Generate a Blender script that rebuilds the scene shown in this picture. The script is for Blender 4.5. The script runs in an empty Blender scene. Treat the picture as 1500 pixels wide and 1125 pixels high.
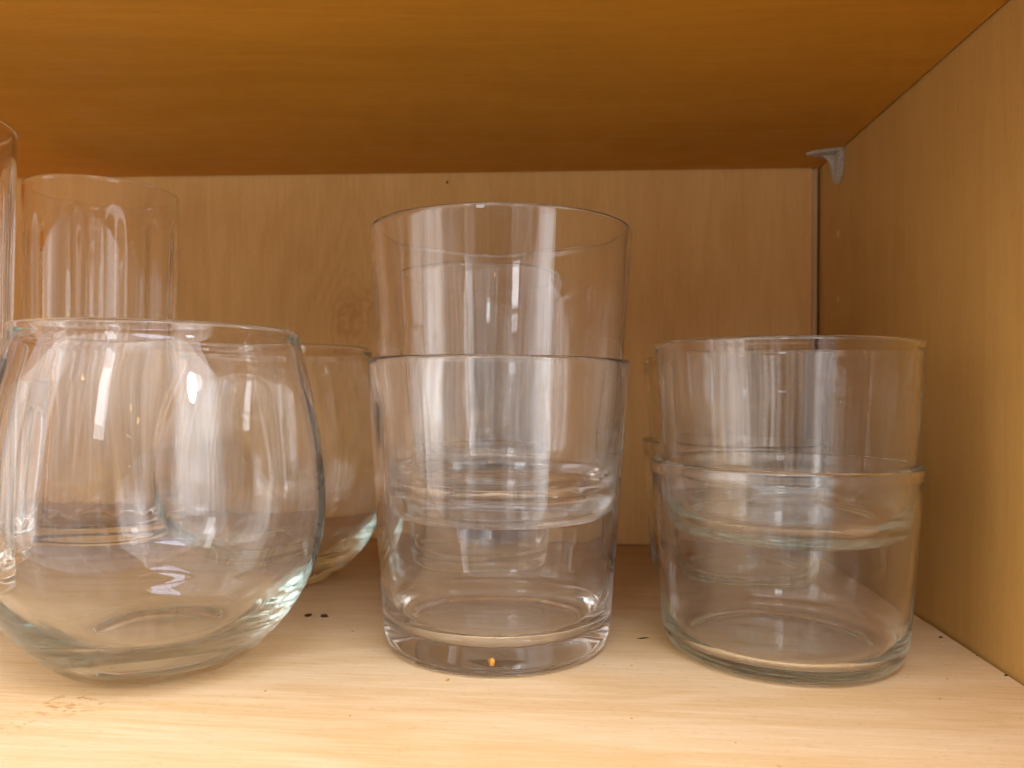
import bpy, bmesh, math, random
from mathutils import Vector, Matrix, noise

random.seed(7)
CM = 0.01
PI = math.pi
sc = bpy.context.scene
COL = sc.collection

# ------------------------------------------------------------------ camera
F_PX, YAW, PITCH, ROLL, CAM_H = 1128.1, 0.0749, 0.0058, 0.0081, 8.1993
cam_d = bpy.data.cameras.new('camera')
cam = bpy.data.objects.new('camera', cam_d)
COL.objects.link(cam)
fwd = Vector((-math.sin(YAW) * math.cos(PITCH), math.cos(YAW) * math.cos(PITCH), math.sin(PITCH)))
rgt = Vector((math.cos(YAW), math.sin(YAW), 0.0))
up = rgt.cross(fwd)
r2 = math.cos(ROLL) * rgt + math.sin(ROLL) * up
u2 = -math.sin(ROLL) * rgt + math.cos(ROLL) * up
cam.matrix_world = Matrix(((r2.x, u2.x, -fwd.x, 0), (r2.y, u2.y, -fwd.y, 0), (r2.z, u2.z, -fwd.z, CAM_H * CM), (0, 0, 0, 1)))
cam_d.sensor_width = 36.0
cam_d.lens = F_PX / 1500 * 36.0
cam_d.clip_start = 0.005
cam_d.clip_end = 50.0
cam_d.dof.use_dof = True
cam_d.dof.focus_distance = 0.225
cam_d.dof.aperture_fstop = 18.0
sc.camera = cam

# ------------------------------------------------------------------ render / view
sc.view_settings.view_transform = 'Standard'
sc.view_settings.look = 'None'
sc.view_settings.exposure = 0.0
sc.view_settings.gamma = 1.0
sc.view_settings.use_curve_mapping = False
cy = sc.cycles
cy.max_bounces = 60
cy.transmission_bounces = 60
cy.use_light_tree = False
cy.use_adaptive_sampling = True
cy.adaptive_threshold = 0.03
cy.glossy_bounces = 60
cy.diffuse_bounces = 4
cy.caustics_reflective = True
cy.caustics_refractive = True
cy.blur_glossy = 0.3
cy.sample_clamp_indirect = 8.0
cy.use_denoising = True
try:
    cy.denoiser = 'OPENIMAGEDENOISE'
    cy.denoising_input_passes = 'RGB_ALBEDO_NORMAL'
except Exception:
    pass

# ------------------------------------------------------------------ node helper
class NT:
    def __init__(self, tree):
        self.t = tree
        self.t.nodes.clear()
    def n(self, kind, **kw):
        nd = self.t.nodes.new(kind)
        for k, v in kw.items():
            setattr(nd, k, v)
        return nd
    def put(self, sock, v):
        if v is None:
            return
        if isinstance(v, bpy.types.NodeSocket):
            self.t.links.new(v, sock)
        else:
            sock.default_value = v
    def m(self, op, a, b=None, c=None, clamp=False):
        nd = self.n('ShaderNodeMath', operation=op, use_clamp=clamp)
        for i, v in enumerate((a, b, c)):
            self.put(nd.inputs[i], v)
        return nd.outputs[0]
    def vm(self, op, a, b=None):
        nd = self.n('ShaderNodeVectorMath', operation=op)
        self.put(nd.inputs[0], a)
        self.put(nd.inputs[1], b)
        return nd.outputs['Value'] if op in ('LENGTH', 'DISTANCE', 'DOT_PRODUCT') else nd.outputs[0]
    def noise(self, vec, scale, detail=3.0, rough=0.5, dist=0.0):
        nd = self.n('ShaderNodeTexNoise')
        self.put(nd.inputs['Vector'], vec)
        nd.inputs['Scale'].default_value = scale
        nd.inputs['Detail'].default_value = detail
        nd.inputs['Roughness'].default_value = rough
        nd.inputs['Distortion'].default_value = dist
        return nd.outputs[0]
    def map(self, v, a, b, c=0.0, d=1.0, smooth=False):
        nd = self.n('ShaderNodeMapRange', clamp=True)
        if smooth:
            nd.interpolation_type = 'SMOOTHSTEP'
        self.put(nd.inputs[0], v)
        for i, x in enumerate((a, b, c, d)):
            self.put(nd.inputs[1 + i], x)
        return nd.outputs[0]
    def mix(self, f, a, b, mode='MIX'):
        nd = self.n('ShaderNodeMix', data_type='RGBA', blend_type=mode)
        self.put(nd.inputs[0], f)
        self.put(nd.inputs[6], a if isinstance(a, bpy.types.NodeSocket) else (*a, 1))
        self.put(nd.inputs[7], b if isinstance(b, bpy.types.NodeSocket) else (*b, 1))
        return nd.outputs[2]
    def scale(self, vec, s):
        nd = self.n('ShaderNodeVectorMath', operation='MULTIPLY')
        self.put(nd.inputs[0], vec)
        nd.inputs[1].default_value = s
        return nd.outputs[0]

# ------------------------------------------------------------------ world: the dim kitchen the cupboard opens on
world = bpy.data.worlds.new('World')
sc.world = world
world.use_nodes = True
w = NT(world.node_tree)
tc = w.n('ShaderNodeTexCoord')
gen = tc.outputs['Generated']
sep = w.n('ShaderNodeSeparateXYZ')
w.put(sep.inputs[0], gen)
az = w.m('ARCTAN2', sep.outputs[0], w.m('MULTIPLY', sep.outputs[1], -1.0))     # 0 = straight behind the camera, + to the right
el = w.m('ARCSINE', sep.outputs[2])
comb = w.n('ShaderNodeCombineXYZ')
w.put(comb.inputs[0], w.m('MULTIPLY', az, 7.0))
w.put(comb.inputs[1], w.m('MULTIPLY', el, 0.7))
stripes = w.noise(comb.outputs[0], 1.6, 5.0, 0.62)
clutter = w.noise(gen, 9.0, 5.0, 0.6)
lowmask = w.map(el, -0.15, -0.5, 0.0, 1.0, True)
s1 = w.map(stripes, 0.41, 0.60, 0.20, 1.50)
s2 = w.map(clutter, 0.40, 0.62, 0.06, 1.15)
lum = w.n('ShaderNodeMix', data_type='FLOAT')
w.put(lum.inputs[0], lowmask); w.put(lum.inputs[2], s1); w.put(lum.inputs[3], s2)
body = w.map(w.m('ABSOLUTE', w.m('ADD', w.m('MULTIPLY', w.m('SUBTRACT', stripes, 0.5), 0.35), w.m('SUBTRACT', az, -0.03))), 0.22, 0.30, 0.18, 1.0, True)   # whoever stands before the cupboard
lum_b = w.m('MULTIPLY', lum.outputs[0], w.m('MAXIMUM', body, w.map(el, 0.25, 0.42)))
def band(a0, a1, soft, gain):                                          # tall daylit openings with soft curtains
    k = w.m('MULTIPLY', w.map(az, a0 - soft, a0 + soft, 0.0, 1.0, True), w.map(az, a1 - soft, a1 + soft, 1.0, 0.0, True))
    k = w.m('MULTIPLY', k, w.map(el, -0.42, -0.30, 0.0, 1.0, True))
    return w.m('MULTIPLY', w.m('MULTIPLY', k, w.map(stripes, 0.38, 0.62, 0.65, 1.15)), gain)
lum_b = w.m('ADD', lum_b, w.m('ADD', band(-1.32, -0.80, 0.10, 1.5), band(0.66, 1.15, 0.06, 2.1)))
edge_n = w.m('MULTIPLY', w.m('SUBTRACT', stripes, 0.5), 0.10)
elw = w.m('ADD', el, edge_n)
counter = w.m('MULTIPLY', w.map(elw, -0.47, -0.44, 0.0, 1.0), w.map(elw, -0.35, -0.32, 1.0, 0.0))   # pale worktop below the cupboard
counter = w.m('MULTIPLY', counter, w.m('MULTIPLY', w.map(az, -1.1, -0.9), w.map(az, 0.75, 0.85, 1.0, 0.0)))
lum_b = w.m('ADD', lum_b, w.m('MULTIPLY', counter, 1.8))
lum_up = w.m('ADD', lum_b, w.map(el, 0.15, 0.55, 0.0, 1.5, True))
tint = w.mix(w.map(clutter, 0.4, 0.62), (1.0, 0.87, 0.76), (0.93, 0.95, 1.0))
bg = w.n('ShaderNodeBackground')
w.put(bg.inputs[0], tint)
WORLD_S = 1.0
w.put(bg.inputs[1], w.m('MULTIPLY', lum_up, WORLD_S))
wo = w.n('ShaderNodeOutputWorld')
w.t.links.new(bg.outputs[0], wo.inputs[0])
try:
    world.cycles.sampling_method = 'MANUAL'
    world.cycles.sample_map_resolution = 512
except Exception:
    pass

# ------------------------------------------------------------------ lamps: tall windows of the room and two small warm lamps
def window_light(name, az_deg, dist, z, wid, hei, power, color, shape=None):
    l = bpy.data.lights.new(name, 'AREA')
    l.shape = 'RECTANGLE'; l.size = wid; l.size_y = hei; l.energy = power; l.color = color
    o = bpy.data.objects.new(name, l); COL.objects.link(o)
    a = math.radians(az_deg)
    o.location = (dist * math.sin(a), -dist * math.cos(a), z)
    if shape: l.shape = shape
    d = Vector((0, 0.25, 0.08)) - o.location
    o.rotation_euler = d.to_track_quat('-Z', 'Y').to_euler()
    return o
COOL = (0.93, 0.96, 1.0)
window_light('window_light', -60, 2.6, 0.55, 0.90, 2.2, 6, COOL)
window_light('window_light', -14, 2.6, 1.25, 0.35, 1.0, 8, COOL)
window_light('window_light', 50, 2.8, 0.95, 1.15, 2.3, 11, COOL)
window_light('window_light', 52, 2.5, 1.35, 0.36, 0.36, 6, COOL, 'ELLIPSE')
window_light('ceiling_lamp', 22, 0.72, 1.40, 0.85, 0.65, 15, (0.83, 0.98, 1.40), 'ELLIPSE')
for azd, d, z, pw in ((-33, 2.0, 1.0, 0.5), (12, 2.2, 0.9, 0.5)):
    l = bpy.data.lights.new('pendant_lamp', 'POINT'); l.energy = pw; l.color = (1.0, 0.62, 0.18); l.shadow_soft_size = 0.035
    o = bpy.data.objects.new('pendant_lamp', l); COL.objects.link(o)
    a = math.radians(azd); o.location = (d * math.sin(a), -d * math.cos(a), z)

# ------------------------------------------------------------------ mesh helpers (all lengths in cm)
def mesh_obj(name, bm, mat, parent=None, smooth=False, loc=None):
    me = bpy.data.meshes.new(name)
    bmesh.ops.recalc_face_normals(bm, faces=bm.faces[:])
    bm.to_mesh(me); bm.free()
    if smooth:
        for p in me.polygons:
            p.use_smooth = True
    me.materials.append(mat)
    o = bpy.data.objects.new(name, me); COL.objects.link(o)
    if parent: o.parent = parent
    if loc: o.location = [c * CM for c in loc]
    return o

def box_bm(x0, x1, y0, y1, z0, z1, bevel=0.0, seg=2):
    bm = bmesh.new()
    bmesh.ops.create_cube(bm, size=1.0)
    for v in bm.verts:
        v.co = Vector(((x0 if v.co.x < 0 else x1) * CM, (y0 if v.co.y < 0 else y1) * CM, (z0 if v.co.z < 0 else z1) * CM))
    if bevel:
        bmesh.ops.bevel(bm, geom=bm.edges[:], offset=bevel * CM, segments=seg, affect='EDGES', profile=0.6)
    return bm

def tag(o, label=None, cat=None, group=None, kind=None):
    if label: o['label'] = label
    if cat: o['category'] = cat
    if group: o['group'] = group
    if kind: o['kind'] = kind
    return o

def empty(name, loc=(0, 0, 0)):
    o = bpy.data.objects.new(name, None); COL.objects.link(o)
    o.location = [c * CM for c in loc]; o.empty_display_size = 0.02
    return o

# ------------------------------------------------------------------ wood
def wood(name, light, dark, axis, grain=1.0, knot=None, blotch=1.0, rough=0.42, stains=False):
    """axis: direction the grain runs ('X', 'Y' or 'Z'); object coordinates are world metres."""
    mat = bpy.data.materials.new(name); mat.use_nodes = True
    t = NT(mat.node_tree)
    tc = t.n('ShaderNodeTexCoord'); P = tc.outputs['Object']
    lng = {'X': (0.05, 1, 1), 'Y': (1, 0.05, 1), 'Z': (1, 1, 0.05)}[axis]
    mid = {'X': (0.15, 1, 1), 'Y': (1, 0.15, 1), 'Z': (1, 1, 0.15)}[axis]
    # large soft warping of the figure
    wv = t.n('ShaderNodeTexNoise'); t.put(wv.inputs['Vector'], t.scale(P, mid)); wv.inputs['Scale'].default_value = 14.0; wv.inputs['Detail'].default_value = 2.0
    off = t.vm('SUBTRACT', wv.outputs['Color'], (0.5, 0.5, 0.5))
    W = t.vm('ADD', P, t.scale(off, (0.05, 0.05, 0.05)))
    kmask = None
    if knot:
        kx, ky, kz, s = knot[0]
        rad = t.vm('LENGTH', t.scale(t.vm('SUBTRACT', W, (kx * CM, ky * CM, kz * CM)), (1, 1, 0.55)))
        swirl = t.m('POWER', 2.718, t.m('MULTIPLY', t.m('MULTIPLY', rad, rad), -1.0 / (s * 2.6 * CM) ** 2))
        kd = None
        for (kx, ky, kz, s) in knot:
            d = t.scale(t.vm('SUBTRACT', P, (kx * CM, ky * CM, kz * CM)), (1, 1, 0.8))
            rad = t.vm('LENGTH', d)
            fall = t.m('POWER', 2.718, t.m('MULTIPLY', t.m('MULTIPLY', rad, rad), -1.0 / (s * CM) ** 2))
            kd = fall if kd is None else t.m('MAXIMUM', kd, fall)
        kmask = kd
    fig = t.noise(t.scale(W, mid), 38.0, 3.0, 0.5)                    # broad bands
    if kmask is not None:
        fig = t.m('ADD', t.m('ADD', fig, t.m('MULTIPLY', kmask, 0.5)), t.m('MULTIPLY', swirl, 0.7))
    rings = t.m('SINE', t.m('MULTIPLY', fig, 34.0))                   # cathedral lines
    fine = t.noise(t.scale(P, lng), 900.0, 4.0, 0.65)                 # fibres
    pores = t.noise(t.scale(P, {'X': (0.12, 1, 1), 'Y': (1, 0.12, 1), 'Z': (1, 1, 0.12)}[axis]), 2600.0, 2.0, 0.5)
    cloud = t.noise(t.scale(P, mid), 9.0, 3.0, 0.55)
    v = t.m('ADD', t.m('MULTIPLY', t.map(rings, -1, 1), 0.26 * grain), t.m('MULTIPLY', t.map(fine, 0.34, 0.66), 0.40 * grain))
    v = t.m('ADD', v, t.m('MULTIPLY', t.map(cloud, 0.3, 0.7), 0.42 * blotch))
    v = t.m('ADD', v, t.m('MULTIPLY', t.map(fig, 0.3, 0.75), 0.22 * blotch))
    col = t.mix(t.map(v, 0.1, 1.0), light, dark)
    pm = t.map(pores, 0.62, 0.70, 0.0, 0.38 * grain)
    col = t.mix(pm, col, tuple(c * 0.45 for c in dark))
    if kmask is not None:
        kn = t.m('MULTIPLY', t.map(kmask, 0.30, 0.95, 0.0, 0.42, True), t.map(t.noise(W, 230.0, 4.0), 0.36, 0.60, 0.10, 1.0))
        col = t.mix(kn, col, (dark[0] * 0.7, dark[1] * 0.5, dark[2] * 0.35))
    if stains:
        for (sx, sy, s, th) in ((-12.7, 18.9, 0.95, 0.56), (-13.3, 17.8, 0.7, 0.60), (9.7, 23.0, 0.6, 0.63), (-3.5, 17.05, 0.4, 0.60), (4.5, 17.2, 0.7, 0.64)):
            d = t.scale(t.vm('SUBTRACT', P, (sx * CM, sy * CM, 0)), (0.7, 1.0, 0.0))
            msk = t.map(t.vm('LENGTH', d), s * CM, s * CM * 0.3, 0.0, 1.0, True)
            sp = t.map(t.noise(t.scale(P, (0.6, 1, 1)), 520.0, 3.0, 0.6), th - 0.03, th + 0.05, 0.0, 0.85)
            col = t.mix(t.m('MULTIPLY', msk, sp), col, (0.50, 0.24, 0.055))
        wide = t.map(t.noise(P, 22.0, 3.0, 0.5), 0.5, 0.72, 0.0, 0.20)
        col = t.mix(wide, col, (light[0] * 0.92, light[1] * 0.78, light[2] * 0.55))
    bs = t.n('ShaderNodeBsdfPrincipled')
    t.put(bs.inputs['Base Color'], col)
    t.put(bs.inputs['Roughness'], t.map(t.noise(P, 60.0, 3.0), 0.3, 0.7, rough - 0.06, rough + 0.10))
    bs.inputs['IOR'].default_value = 1.48
    bs.inputs['Specular IOR Level'].default_value = 0.22
    out = t.n('ShaderNodeOutputMaterial'); t.t.links.new(bs.outputs[0], out.inputs[0])
    return mat

M_floor = wood('shelf_maple', (0.87, 0.66, 0.40), (0.70, 0.45, 0.20), 'X', 1.0, blotch=1.1, rough=0.5, stains=True)
M_back = wood('back_panel_veneer', (0.93, 0.61, 0.25), (0.74, 0.42, 0.13), 'Z', 0.62, knot=((-11.7, 40.9, 11.9, 1.6), (-10.9, 40.9, 12.9, 0.8)), blotch=0.9)
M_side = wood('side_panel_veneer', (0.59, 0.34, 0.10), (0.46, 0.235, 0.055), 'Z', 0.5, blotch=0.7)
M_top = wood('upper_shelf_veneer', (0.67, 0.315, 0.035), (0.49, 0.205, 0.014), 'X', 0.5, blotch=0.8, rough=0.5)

def plain(name, color, rough=0.6, **kw):
    mat = bpy.data.materials.new(name); mat.use_nodes = True
    t = NT(mat.node_tree)
    P = t.n('ShaderNodeTexCoord').outputs['Object']
    bs = t.n('ShaderNodeBsdfPrincipled')
    t.put(bs.inputs['Base Color'], t.mix(t.map(t.noise(P, 900.0, 3.0), 0.3, 0.7), color, tuple(c * 0.7 for c in color)))
    bs.inputs['Roughness'].default_value = rough
    for k, v in kw.items():
        bs.inputs[k].default_value = v
    out = t.n('ShaderNodeOutputMaterial'); t.t.links.new(bs.outputs[0], out.inputs[0])
    return mat
M_gap_shade = plain('gap_shade_black', (0.012, 0.007, 0.004), 0.9)  # near-black stands in for the shade inside gaps and the nail hole
M_edge = wood('edge_veneer', (0.66, 0.45, 0.25), (0.55, 0.34, 0.16), 'Z', 0.4, blotch=0.3)
M_crumb_dark = plain('dark_crumb', (0.06, 0.035, 0.02), 0.8)
M_crumb_orange = plain('orange_crumb', (0.78, 0.36, 0.05), 0.6)
M_crumb_pale = plain('pale_crumb', (0.62, 0.55, 0.45), 0.8)
M_clip = plain('clear_plastic', (0.98, 0.90, 0.78), 0.22, **{'Transmission Weight': 0.5, 'IOR': 1.46})

# ------------------------------------------------------------------ glass
def glass(name, tint, density, ior=1.5, dust=0.010):
    mat = bpy.data.materials.new(name); mat.use_nodes = True
    t = NT(mat.node_tree)
    g = t.n('ShaderNodeBsdfGlass')
    g.inputs['Color'].default_value = (1, 1, 1, 1)
    g.inputs['Roughness'].default_value = 0.0
    g.inputs['IOR'].default_value = ior
    # thin film of dust, whose pale mix also paints a milky haze on rims
    d = t.n('ShaderNodeBsdfDiffuse'); d.inputs['Color'].default_value = (0.88, 0.88, 0.88, 1)
    mx = t.n('ShaderNodeMixShader'); P = t.n('ShaderNodeTexCoord').outputs['Object']
    film = t.map(t.noise(t.scale(P, (1, 1, 0.5)), 75.0, 2.0, 0.6), 0.42, 0.68, dust * 0.5, dust * 2.2)
    specks = t.map(t.noise(P, 1100.0, 0.0), 0.835, 0.86, 0.0, 0.16)
    t.put(mx.inputs[0], t.m('ADD', film, specks))
    t.t.links.new(g.outputs[0], mx.inputs[1]); t.t.links.new(d.outputs[0], mx.inputs[2])
    va = t.n('ShaderNodeVolumeAbsorption'); va.inputs['Color'].default_value = (*tint, 1); va.inputs['Density'].default_value = density
    out = t.n('ShaderNodeOutputMaterial')
    t.t.links.new(mx.outputs[0], out.inputs[0]); t.t.links.new(va.outputs[0], out.inputs['Volume'])
    return mat
M_green = glass('greenish_soda_glass', (0.62, 0.86, 0.80), 9.0)
M_grey = glass('clear_tempered_glass', (0.80, 0.84, 0.86), 7.0)
M_tall = glass('clear_thin_glass', (0.78, 0.86, 0.82), 6.0)

def resample(pts, step):
    """Catmull-Rom through the points, sampled every ~step cm; a point given twice stays a corner."""
    out = []
    n = len(pts)
    for i in range(n - 1):
        p1, p2 = Vector(pts[i]), Vector(pts[i + 1])
        if (p2 - p1).length < 1e-6:
            continue
        p0 = Vector(pts[i - 1]) if i > 0 else p1 * 2 - p2
        p3 = Vector(pts[i + 2]) if i + 2 < n else p2 * 2 - p1
        k = max(1, int((p2 - p1).length / step))
        for j in range(k):
            u = j / k
            a = 2 * p1; b = p2 - p0; c = 2 * p0 - 5 * p1 + 4 * p2 - p3; d = -p0 + 3 * p1 - 3 * p2 + p3
            out.append(0.5 * (a + b * u + c * u * u + d * u * u * u))
    out.append(Vector(pts[-1]))
    return out

def lathe_glass(outer, inner, seg=160, step=0.16, seed=0, wob=0.006, flute=None):
    """outer: (r, z) from the axis at the underside up to the rim; inner: from the rim down to the axis."""
    o = resample(outer, step); i = resample(inner, step)
    rim_o, rim_i = o[-1], i[0]
    cap = []
    mid = (rim_o + rim_i) / 2; hw = (rim_o.x - rim_i.x) / 2
    for k in range(1, 8):
        a = PI * k / 8
        cap.append(Vector((mid.x + hw * math.cos(a), mid.y + hw * math.sin(a))))
    prof = [(p.x, p.y, 0) for p in o] + [(p.x, p.y, 0) for p in cap] + [(p.x, p.y, 1) for p in i]
    ztop = rim_o.y
    bm = bmesh.new(); rings = []
    for (r, z, ins) in prof:
        if abs(r) < 1e-4:
            rings.append([bm.verts.new((0, 0, z * CM))]); continue
        ring = []
        for s in range(seg):
            th = 2 * PI * s / seg
            rr = r
            if ins and z < ztop - 0.35:
                f = min(1, (ztop - 0.35 - z) / 1.0) * max(0, min(1, (z - 1.3) / 1.6))
                nz = noise.noise(Vector((math.cos(th) * 1.1 + seed * 3.1, math.sin(th) * 1.1, z * 0.16)))
                nz += 0.35 * noise.noise(Vector((math.cos(th) * 3.2, math.sin(th) * 3.2 + seed, z * 0.22)))
                rr += wob * f * nz * 2.2
                if flute:
                    cnt, amp, z0, z1 = flute
                    ff = max(0, min(1, (z0 - z) / 1.6)); ff = ff * ff * (3 - 2 * ff)
                    ff *= max(0, min(1, (z - z1) / 0.4))
                    rr -= amp * ff * (abs(math.cos(th * cnt / 2)) ** 6)
            ring.append(bm.verts.new((rr * math.cos(th) * CM, rr * math.sin(th) * CM, z * CM)))
        rings.append(ring)
    for a, b in zip(rings[:-1], rings[1:]):
        if len(a) == 1 and len(b) == 1: continue
        for s in range(seg):
            q = (s + 1) % seg
            if len(a) == 1: bm.faces.new((a[0], b[q], b[s]))
            elif len(b) == 1: bm.faces.new((a[s], a[q], b[0]))
            else: bm.faces.new((a[s], a[q], b[q], b[s]))
    return bm

# --- profiles
def tumbler_bm(seed):
    h, R, rb, t = 9.12, 4.25, 3.60, 0.215
    def ro(z): return rb + (R - rb) * (z / h) ** 0.92
    outer = [(0, 0.12), (2.2, 0.10), (2.9, 0.07), (3.15, 0.0), (3.35, 0.02), (3.52, 0.14), (3.60, 0.36), (ro(0.8), 0.8)]
    outer += [(ro(z), z) for z in (1.6, 3, 4.5, 6, 7.5, 8.5)] + [(R, h - 0.11)]
    inner = [(R - t, h - 0.11)] + [(ro(z) - t - 0.02, z) for z in (8.5, 7.5, 6, 4.5, 3)]
    inner += [(ro(1.8) - t - 0.05, 1.8), (ro(1.2) - 0.36, 1.25), (2.96, 0.86), (2.55, 0.72), (1.5, 0.70), (0, 0.72)]
    return lathe_glass(outer, inner, seed=seed, wob=0.022)

def short_bm(seed):
    h, R, rb, t = 5.99, 4.10, 3.66, 0.20
    def ro(z): return rb + (R - rb) * (z / h)
    outer = [(0, 0.10), (2.4, 0.07), (2.9, 0.0), (3.2, 0.02), (3.48, 0.14), (3.63, 0.36), (ro(0.8) , 0.8)]
    outer += [(ro(z), z) for z in (1.8, 3, 4, 5)] + [(R - 0.04, h - 0.34), (R - 0.02, h - 0.22), (R + 0.01, h - 0.11)]
    inner = [(R - t - 0.01, h - 0.11), (R - t, h - 0.3)] + [(ro(z) - t, z) for z in (5, 4, 3, 2)]
    inner += [(ro(1.1) - t - 0.02, 1.1), (3.40, 0.70), (3.22, 0.50), (2.9, 0.42), (2.2, 0.40), (1.2, 0.42), (0, 0.43)]
    return lathe_glass(outer, inner, seed=seed, wob=0.018)

def bowl_bm(seed):
    h = 9.87
    hz = [0, .03, .08, .16, .28, .42, .56, .70, .85, 1.0]
    rs = [2.30, 2.75, 3.30, 3.95, 4.55, 4.80, 4.77, 4.60, 4.30, 3.93]
    outer = [(0, 0.28), (1.2, 0.22), (1.8, 0.06), (2.05, 0.0), (2.3, 0.05)]
    outer += [(r, z * h) for r, z in zip(rs[1:-1], hz[1:-1])] + [(4.01, h - 0.42), (3.985, h - 0.26), (4.01, h - 0.12)]
    inner = [(3.75, h - 0.12), (3.80, h - 0.30)]
    inner += [(rs[i] - th, hz[i] * h) for i, th in ((8, .15), (7, .15), (6, .15), (5, .17), (4, .24), (3, .45))]
    inner += [(2.75, 1.12), (1.9, 0.86), (1.0, 0.78), (0, 0.76)]
    return lathe_glass(outer, inner, seed=seed, wob=0.024)

def highball_bm(h, R, seed):
    rb = R * 0.94; t = 0.15
    def ro(z): return rb + (R - rb) * z / h
    outer = [(0, 0.12), (rb * 0.6, 0.08), (rb - 0.45, 0.0), (rb - 0.2, 0.03), (rb - 0.04, 0.2), (ro(0.5), 0.5)]
    outer += [(ro(z * h), z * h) for z in (.15, .3, .45, .6, .75, .9)] + [(R, h - 0.08)]
    inner = [(R - t, h - 0.08)] + [(ro(z * h) - t, z * h) for z in (.9, .75, .6, .45, .3, .2)]
    inner += [(ro(2.2) - t - 0.04, 2.2), (rb - 0.45, 1.35), (rb - 0.9, 1.12), (rb * 0.4, 1.08), (0, 1.1)]
    return lathe_glass(outer, inner, seed=seed, wob=0.010, flute=(12, 0.10, h - 1.0, 1.8))

def lowball_bm(h, R, seed):
    rb = R * 0.92; t = 0.2
    def ro(z): return rb + (R - rb) * z / h
    outer = [(0, 0.2), (rb * 0.5, 0.15), (rb - 0.5, 0.0), (rb - 0.2, 0.04), (rb - 0.03, 0.25), (ro(0.8), 0.8), (ro(2), 2), (ro(4), 4), (ro(6), 6), (ro(7.6), 7.6), (R, h - 0.1)]
    inner = [(R - t, h - 0.1), (ro(7.6) - t, 7.6), (ro(6) - t, 6), (ro(4) - t, 4), (ro(2.6) - t - .05, 2.6), (rb - 0.7, 1.75), (rb * 0.5, 1.6), (0, 1.55)]
    return lathe_glass(outer, inner, seed=seed, wob=0.010, flute=(10, 0.20, h - 0.8, 1.9))

# ------------------------------------------------------------------ cupboard
XR, YB, ZC, YF, XL = 12.83, 40.93, 19.72, 10.4, -62.0
cab = empty('wooden_cabinet', (0, 0, 0))
tag(cab, 'open pale maple kitchen cabinet holding all the glassware', 'cabinet')
mesh_obj('bottom_shelf', box_bm(XL - 1.9, XR - 0.10, YF, YB + 1.2, -1.9, 0.0, 0.03), M_floor, cab)
mesh_obj('back_panel', box_bm(XL, XR - 0.36, YB, YB + 0.6, 0.03, 32, 0.03), M_back, cab)
mesh_obj('edge_strip', box_bm(XR - 0.345, XR - 0.12, YB - 0.12, YB + 0.6, 0.03, ZC - 0.01, 0.03), M_edge, cab)
mesh_obj('gap_shade_backing', box_bm(XR - 0.6, XR + 0.5, YF + 0.3, YB + 1.0, -2.3, -1.92), M_gap_shade, cab)  # added strip under the gap, keeps outside light from leaking in
mesh_obj('gap_shade_backing', box_bm(XL, XR + 0.5, YB + 0.7, YB + 1.0, 0.01, 34), M_gap_shade, cab)  # near-black sheet behind the back seams, their shade put into its colour
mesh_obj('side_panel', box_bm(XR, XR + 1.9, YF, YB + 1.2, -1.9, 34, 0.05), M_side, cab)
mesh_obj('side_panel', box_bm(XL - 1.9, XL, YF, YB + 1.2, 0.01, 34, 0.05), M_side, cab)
for z, y in ((15.78, 38.08), (12.62, 38.03)):                        # shelf-pin holes in the side panel
    bm = bmesh.new()
    bmesh.ops.create_cone(bm, cap_ends=True, segments=20, radius1=0.16 * CM, radius2=0.16 * CM, depth=0.03 * CM,
                          matrix=Matrix.Translation((XR * CM, y * CM, z * CM)) @ Matrix.Rotation(PI / 2, 4, 'Y'))
    mesh_obj('pin_hole_plug', bm, M_edge, cab)
bm = bmesh.new()                                                      # nail hole near the top of the back panel
bmesh.ops.create_icosphere(bm, subdivisions=2, radius=0.075 * CM, matrix=Matrix.Translation((-6.65 * CM, YB * CM, 19.25 * CM)) @ Matrix.Diagonal((0.8, 0.3, 1.1, 1)))
mesh_obj('nail_hole', bm, M_gap_shade, cab)

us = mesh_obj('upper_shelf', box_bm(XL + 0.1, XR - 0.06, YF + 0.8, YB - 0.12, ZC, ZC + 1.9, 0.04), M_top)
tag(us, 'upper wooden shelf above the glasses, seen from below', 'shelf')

# clear plastic shelf clip in the far right corner
clip = empty('shelf_clip', (XR, 38.0, ZC))
tag(clip, 'small clear plastic shelf clip in the top corner of the side panel', 'shelf clip')
def outline_bm(pts, depth, axis):
    bm = bmesh.new()
    vs = [bm.verts.new((x * CM, y * CM, z * CM)) for x, y, z in pts]
    f = bm.faces.new(vs)
    r = bmesh.ops.extrude_face_region(bm, geom=[f])
    for v in [g for g in r['geom'] if isinstance(g, bmesh.types.BMVert)]:
        v.co += Vector(axis) * depth * CM
    bmesh.ops.recalc_face_normals(bm, faces=bm.faces[:])
    bmesh.ops.bevel(bm, geom=bm.edges[:], offset=0.02 * CM, segments=1, affect='EDGES')
    return bm
mesh_obj('plate', outline_bm([(-0.02, -0.75, -0.16), (-0.02, 0.65, -0.16), (-0.6, 0.62, -0.16), (-1.15, 0.38, -0.16), (-1.55, 0.05, -0.16), (-1.2, -0.3, -0.16), (-0.6, -0.62, -0.16)], 0.15, (0, 0, 1)), M_clip, clip)
mesh_obj('tab', outline_bm([(-0.01, -0.75, -0.17), (-0.01, 0.55, -0.17), (-0.01, 0.5, -0.8), (-0.01, 0.25, -1.35), (-0.01, -0.15, -1.62), (-0.01, -0.5, -1.3), (-0.01, -0.72, -0.75)], 0.26, (-1, 0, 0)), M_clip, clip)
mesh_obj('rib', outline_bm([(-0.16, -0.05, -0.18), (-0.85, -0.05, -0.18), (-0.5, -0.05, -0.45), (-0.36, -0.05, -0.8), (-0.27, -0.05, -1.2)], 0.12, (0, 1, 0)), M_clip, clip)

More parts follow.
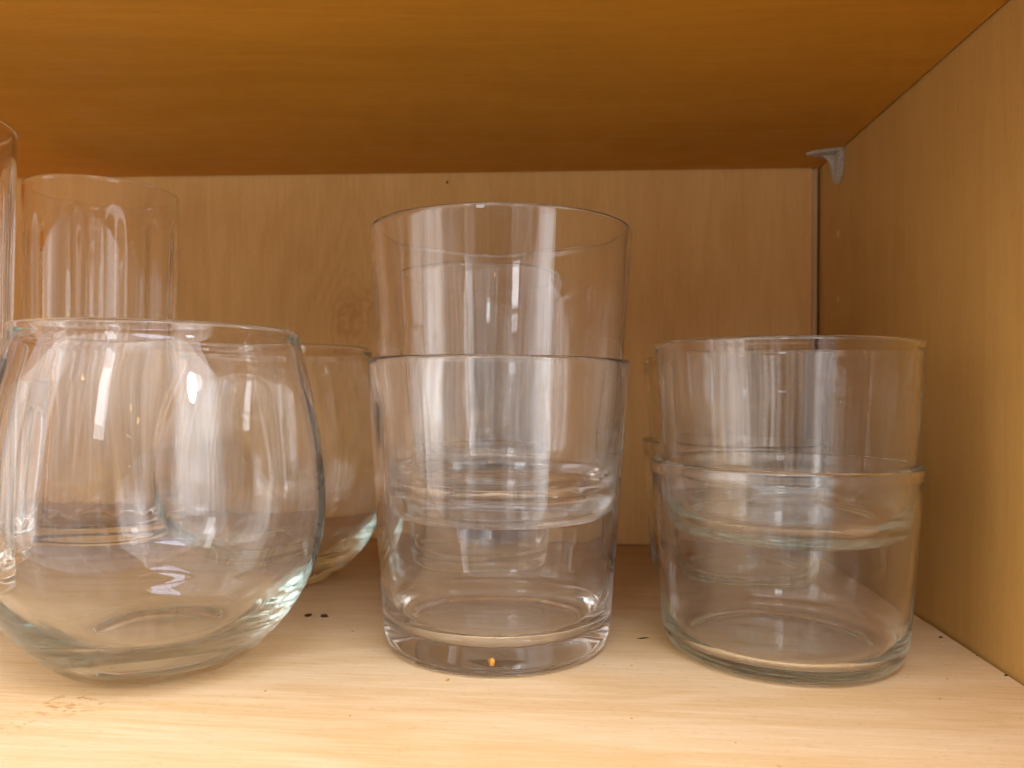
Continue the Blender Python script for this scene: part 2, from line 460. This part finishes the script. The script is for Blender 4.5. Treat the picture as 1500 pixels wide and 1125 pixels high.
# ------------------------------------------------------------------ glassware
def put(name, bm, mat, loc, label, cat, group=None, rz=0.0):
    o = mesh_obj(name, bm, mat, None, True, loc)
    o.rotation_euler.z = rz
    return tag(o, label, cat, group)

E0 = 0.012    # the glasses stand on the wood
TG = 'tall stacked tumblers'
put('tumbler', tumbler_bm(1), M_grey, (-2.31, 25.08, E0), 'clear tapered tumbler standing on the shelf in the middle, lower of the front stack', 'tumbler', TG)
put('tumbler', tumbler_bm(2), M_grey, (-2.27, 25.09, 4.18), 'clear tapered tumbler nested in the front middle stack, its rim highest of the front glasses', 'tumbler', TG, 1.1)
put('tumbler', tumbler_bm(3), M_grey, (-4.38, 35.2, E0), 'tumbler on the shelf directly behind the front middle stack, bottom of the rear pair', 'tumbler', TG, 2.0)
put('tumbler', tumbler_bm(4), M_grey, (-4.36, 35.2, 4.18), 'upper tumbler of the rear pair, seen through the front middle stack', 'tumbler', TG, 4.0)

SG = 'short stacked glasses'
put('short_glass', short_bm(5), M_green, (6.75, 25.2, E0), 'short wide greenish glass standing at right, lower of the front pair', 'glass', SG)
put('short_glass', short_bm(6), M_green, (6.82, 25.3, 3.72), 'short wide glass nested in the lower front right glass', 'glass', SG, 0.8)
put('short_glass', short_bm(7), M_green, (7.40, 34.9, E0), 'short wide glass standing behind the right front pair, near the back panel', 'glass', SG, 2.1)
put('short_glass', short_bm(8), M_green, (7.42, 34.95, 3.6), 'short wide glass on top of the rear right pair, its left rim showing', 'glass', SG, 3.3)

BG = 'round stemless glasses'
put('stemless_glass', bowl_bm(9), M_green, (-12.21, 22.28, E0), 'large round stemless glass with thick green base, front left', 'stemless glass', BG)
put('stemless_glass', bowl_bm(10), M_green, (-12.55, 32.4, E0), 'round stemless glass standing behind the large front left one', 'stemless glass', BG, 1.7)

HG = 'tall highball glasses'
put('highball_glass', highball_bm(17.55, 3.40, 11), M_tall, (-22.7, 35.8, E0), 'tall highball glass with faint vertical flutes near the back panel at left', 'highball glass', HG, 0.2)
put('highball_glass', highball_bm(16.96, 2.90, 12), M_tall, (-21.75, 23.92, E0), 'tall highball glass cut off by the left edge of the photo', 'highball glass', HG, 0.5)
put('lowball_glass', lowball_bm(8.5, 2.75, 13), M_tall, (-24.45, 29.3, E0), 'short heavy based fluted glass seen through the front left stemless glass', 'lowball glass', None, 0.1)

# ------------------------------------------------------------------ crumbs and specks
def crumb(x, y, z, size, mat, name, label, seed, squash=0.5, group=None, stretch=1.35):
    bm = bmesh.new()
    bmesh.ops.create_icosphere(bm, subdivisions=2, radius=size * CM)
    for v in bm.verts:
        n = noise.noise(v.co * (1.3 / (size * CM)) + Vector((seed * 7.3, seed, 0)))
        v.co *= 1 + 0.7 * n
        v.co.z *= squash; v.co.x *= stretch; v.co.y *= 0.8
    zmin = min(v.co.z for v in bm.verts)
    for v in bm.verts: v.co.z -= zmin
    o = mesh_obj(name, bm, mat, None, True, (x, y, z))
    o.rotation_euler.z = 0.5 * math.sin(seed * 1.7)
    return tag(o, label, 'crumb', group)
crumb(-9.24, 26.93, 0.0, 0.09, M_crumb_dark, 'dark_crumb', 'left of the two black crumbs beside the front stemless glass', 1)
crumb(-8.66, 26.91, 0.0, 0.10, M_crumb_dark, 'dark_crumb', 'right of the two black crumbs beside the front stemless glass', 2)
o = crumb(-2.13, 21.50, 0.42, 0.085, M_crumb_orange, 'orange_crumb', 'orange crumb stuck to the base of the front middle tumbler', 3, 1.5)
crumb(-3.36, 21.43, 0.0, 0.045, M_crumb_orange, 'orange_crumb', 'tiny brown crumb on the shelf just before the middle stack', 4)
crumb(2.45, 25.68, 0.0, 0.055, M_crumb_dark, 'dark_crumb', 'thin dark speck on the shelf between the middle and right stacks', 5, 0.2, None, 3.5)
CG = 'dust crumbs along the side panel'
for k in range(9):
    y = 23.4 + k * 0.55 + random.uniform(-0.2, 0.2)
    x = 12.75 - random.uniform(0.02, 1.0) ** 1.2
    crumb(x, y, 0.0, random.uniform(0.025, 0.05), M_crumb_pale if k % 3 else M_crumb_dark, 'dust_crumb', 'tiny dust crumb on the shelf along the foot of the right side panel', k + 9, 0.5, CG)
SG2 = 'stray crumbs on the open front of the shelf'
for k, (x, y, sz) in enumerate(((-8.1, 20.2, 0.028), (-5.4, 18.9, 0.022), (1.6, 19.4, 0.026), (3.9, 18.3, 0.020), (9.9, 21.4, 0.03), (-7.2, 25.4, 0.03), (1.9, 23.1, 0.024), (10.8, 22.9, 0.028))):
    crumb(x, y, 0.0, sz, M_crumb_orange, 'stray_crumb', 'pinhead sized stray crumb on the open front part of the shelf', k + 30, 0.5, SG2)
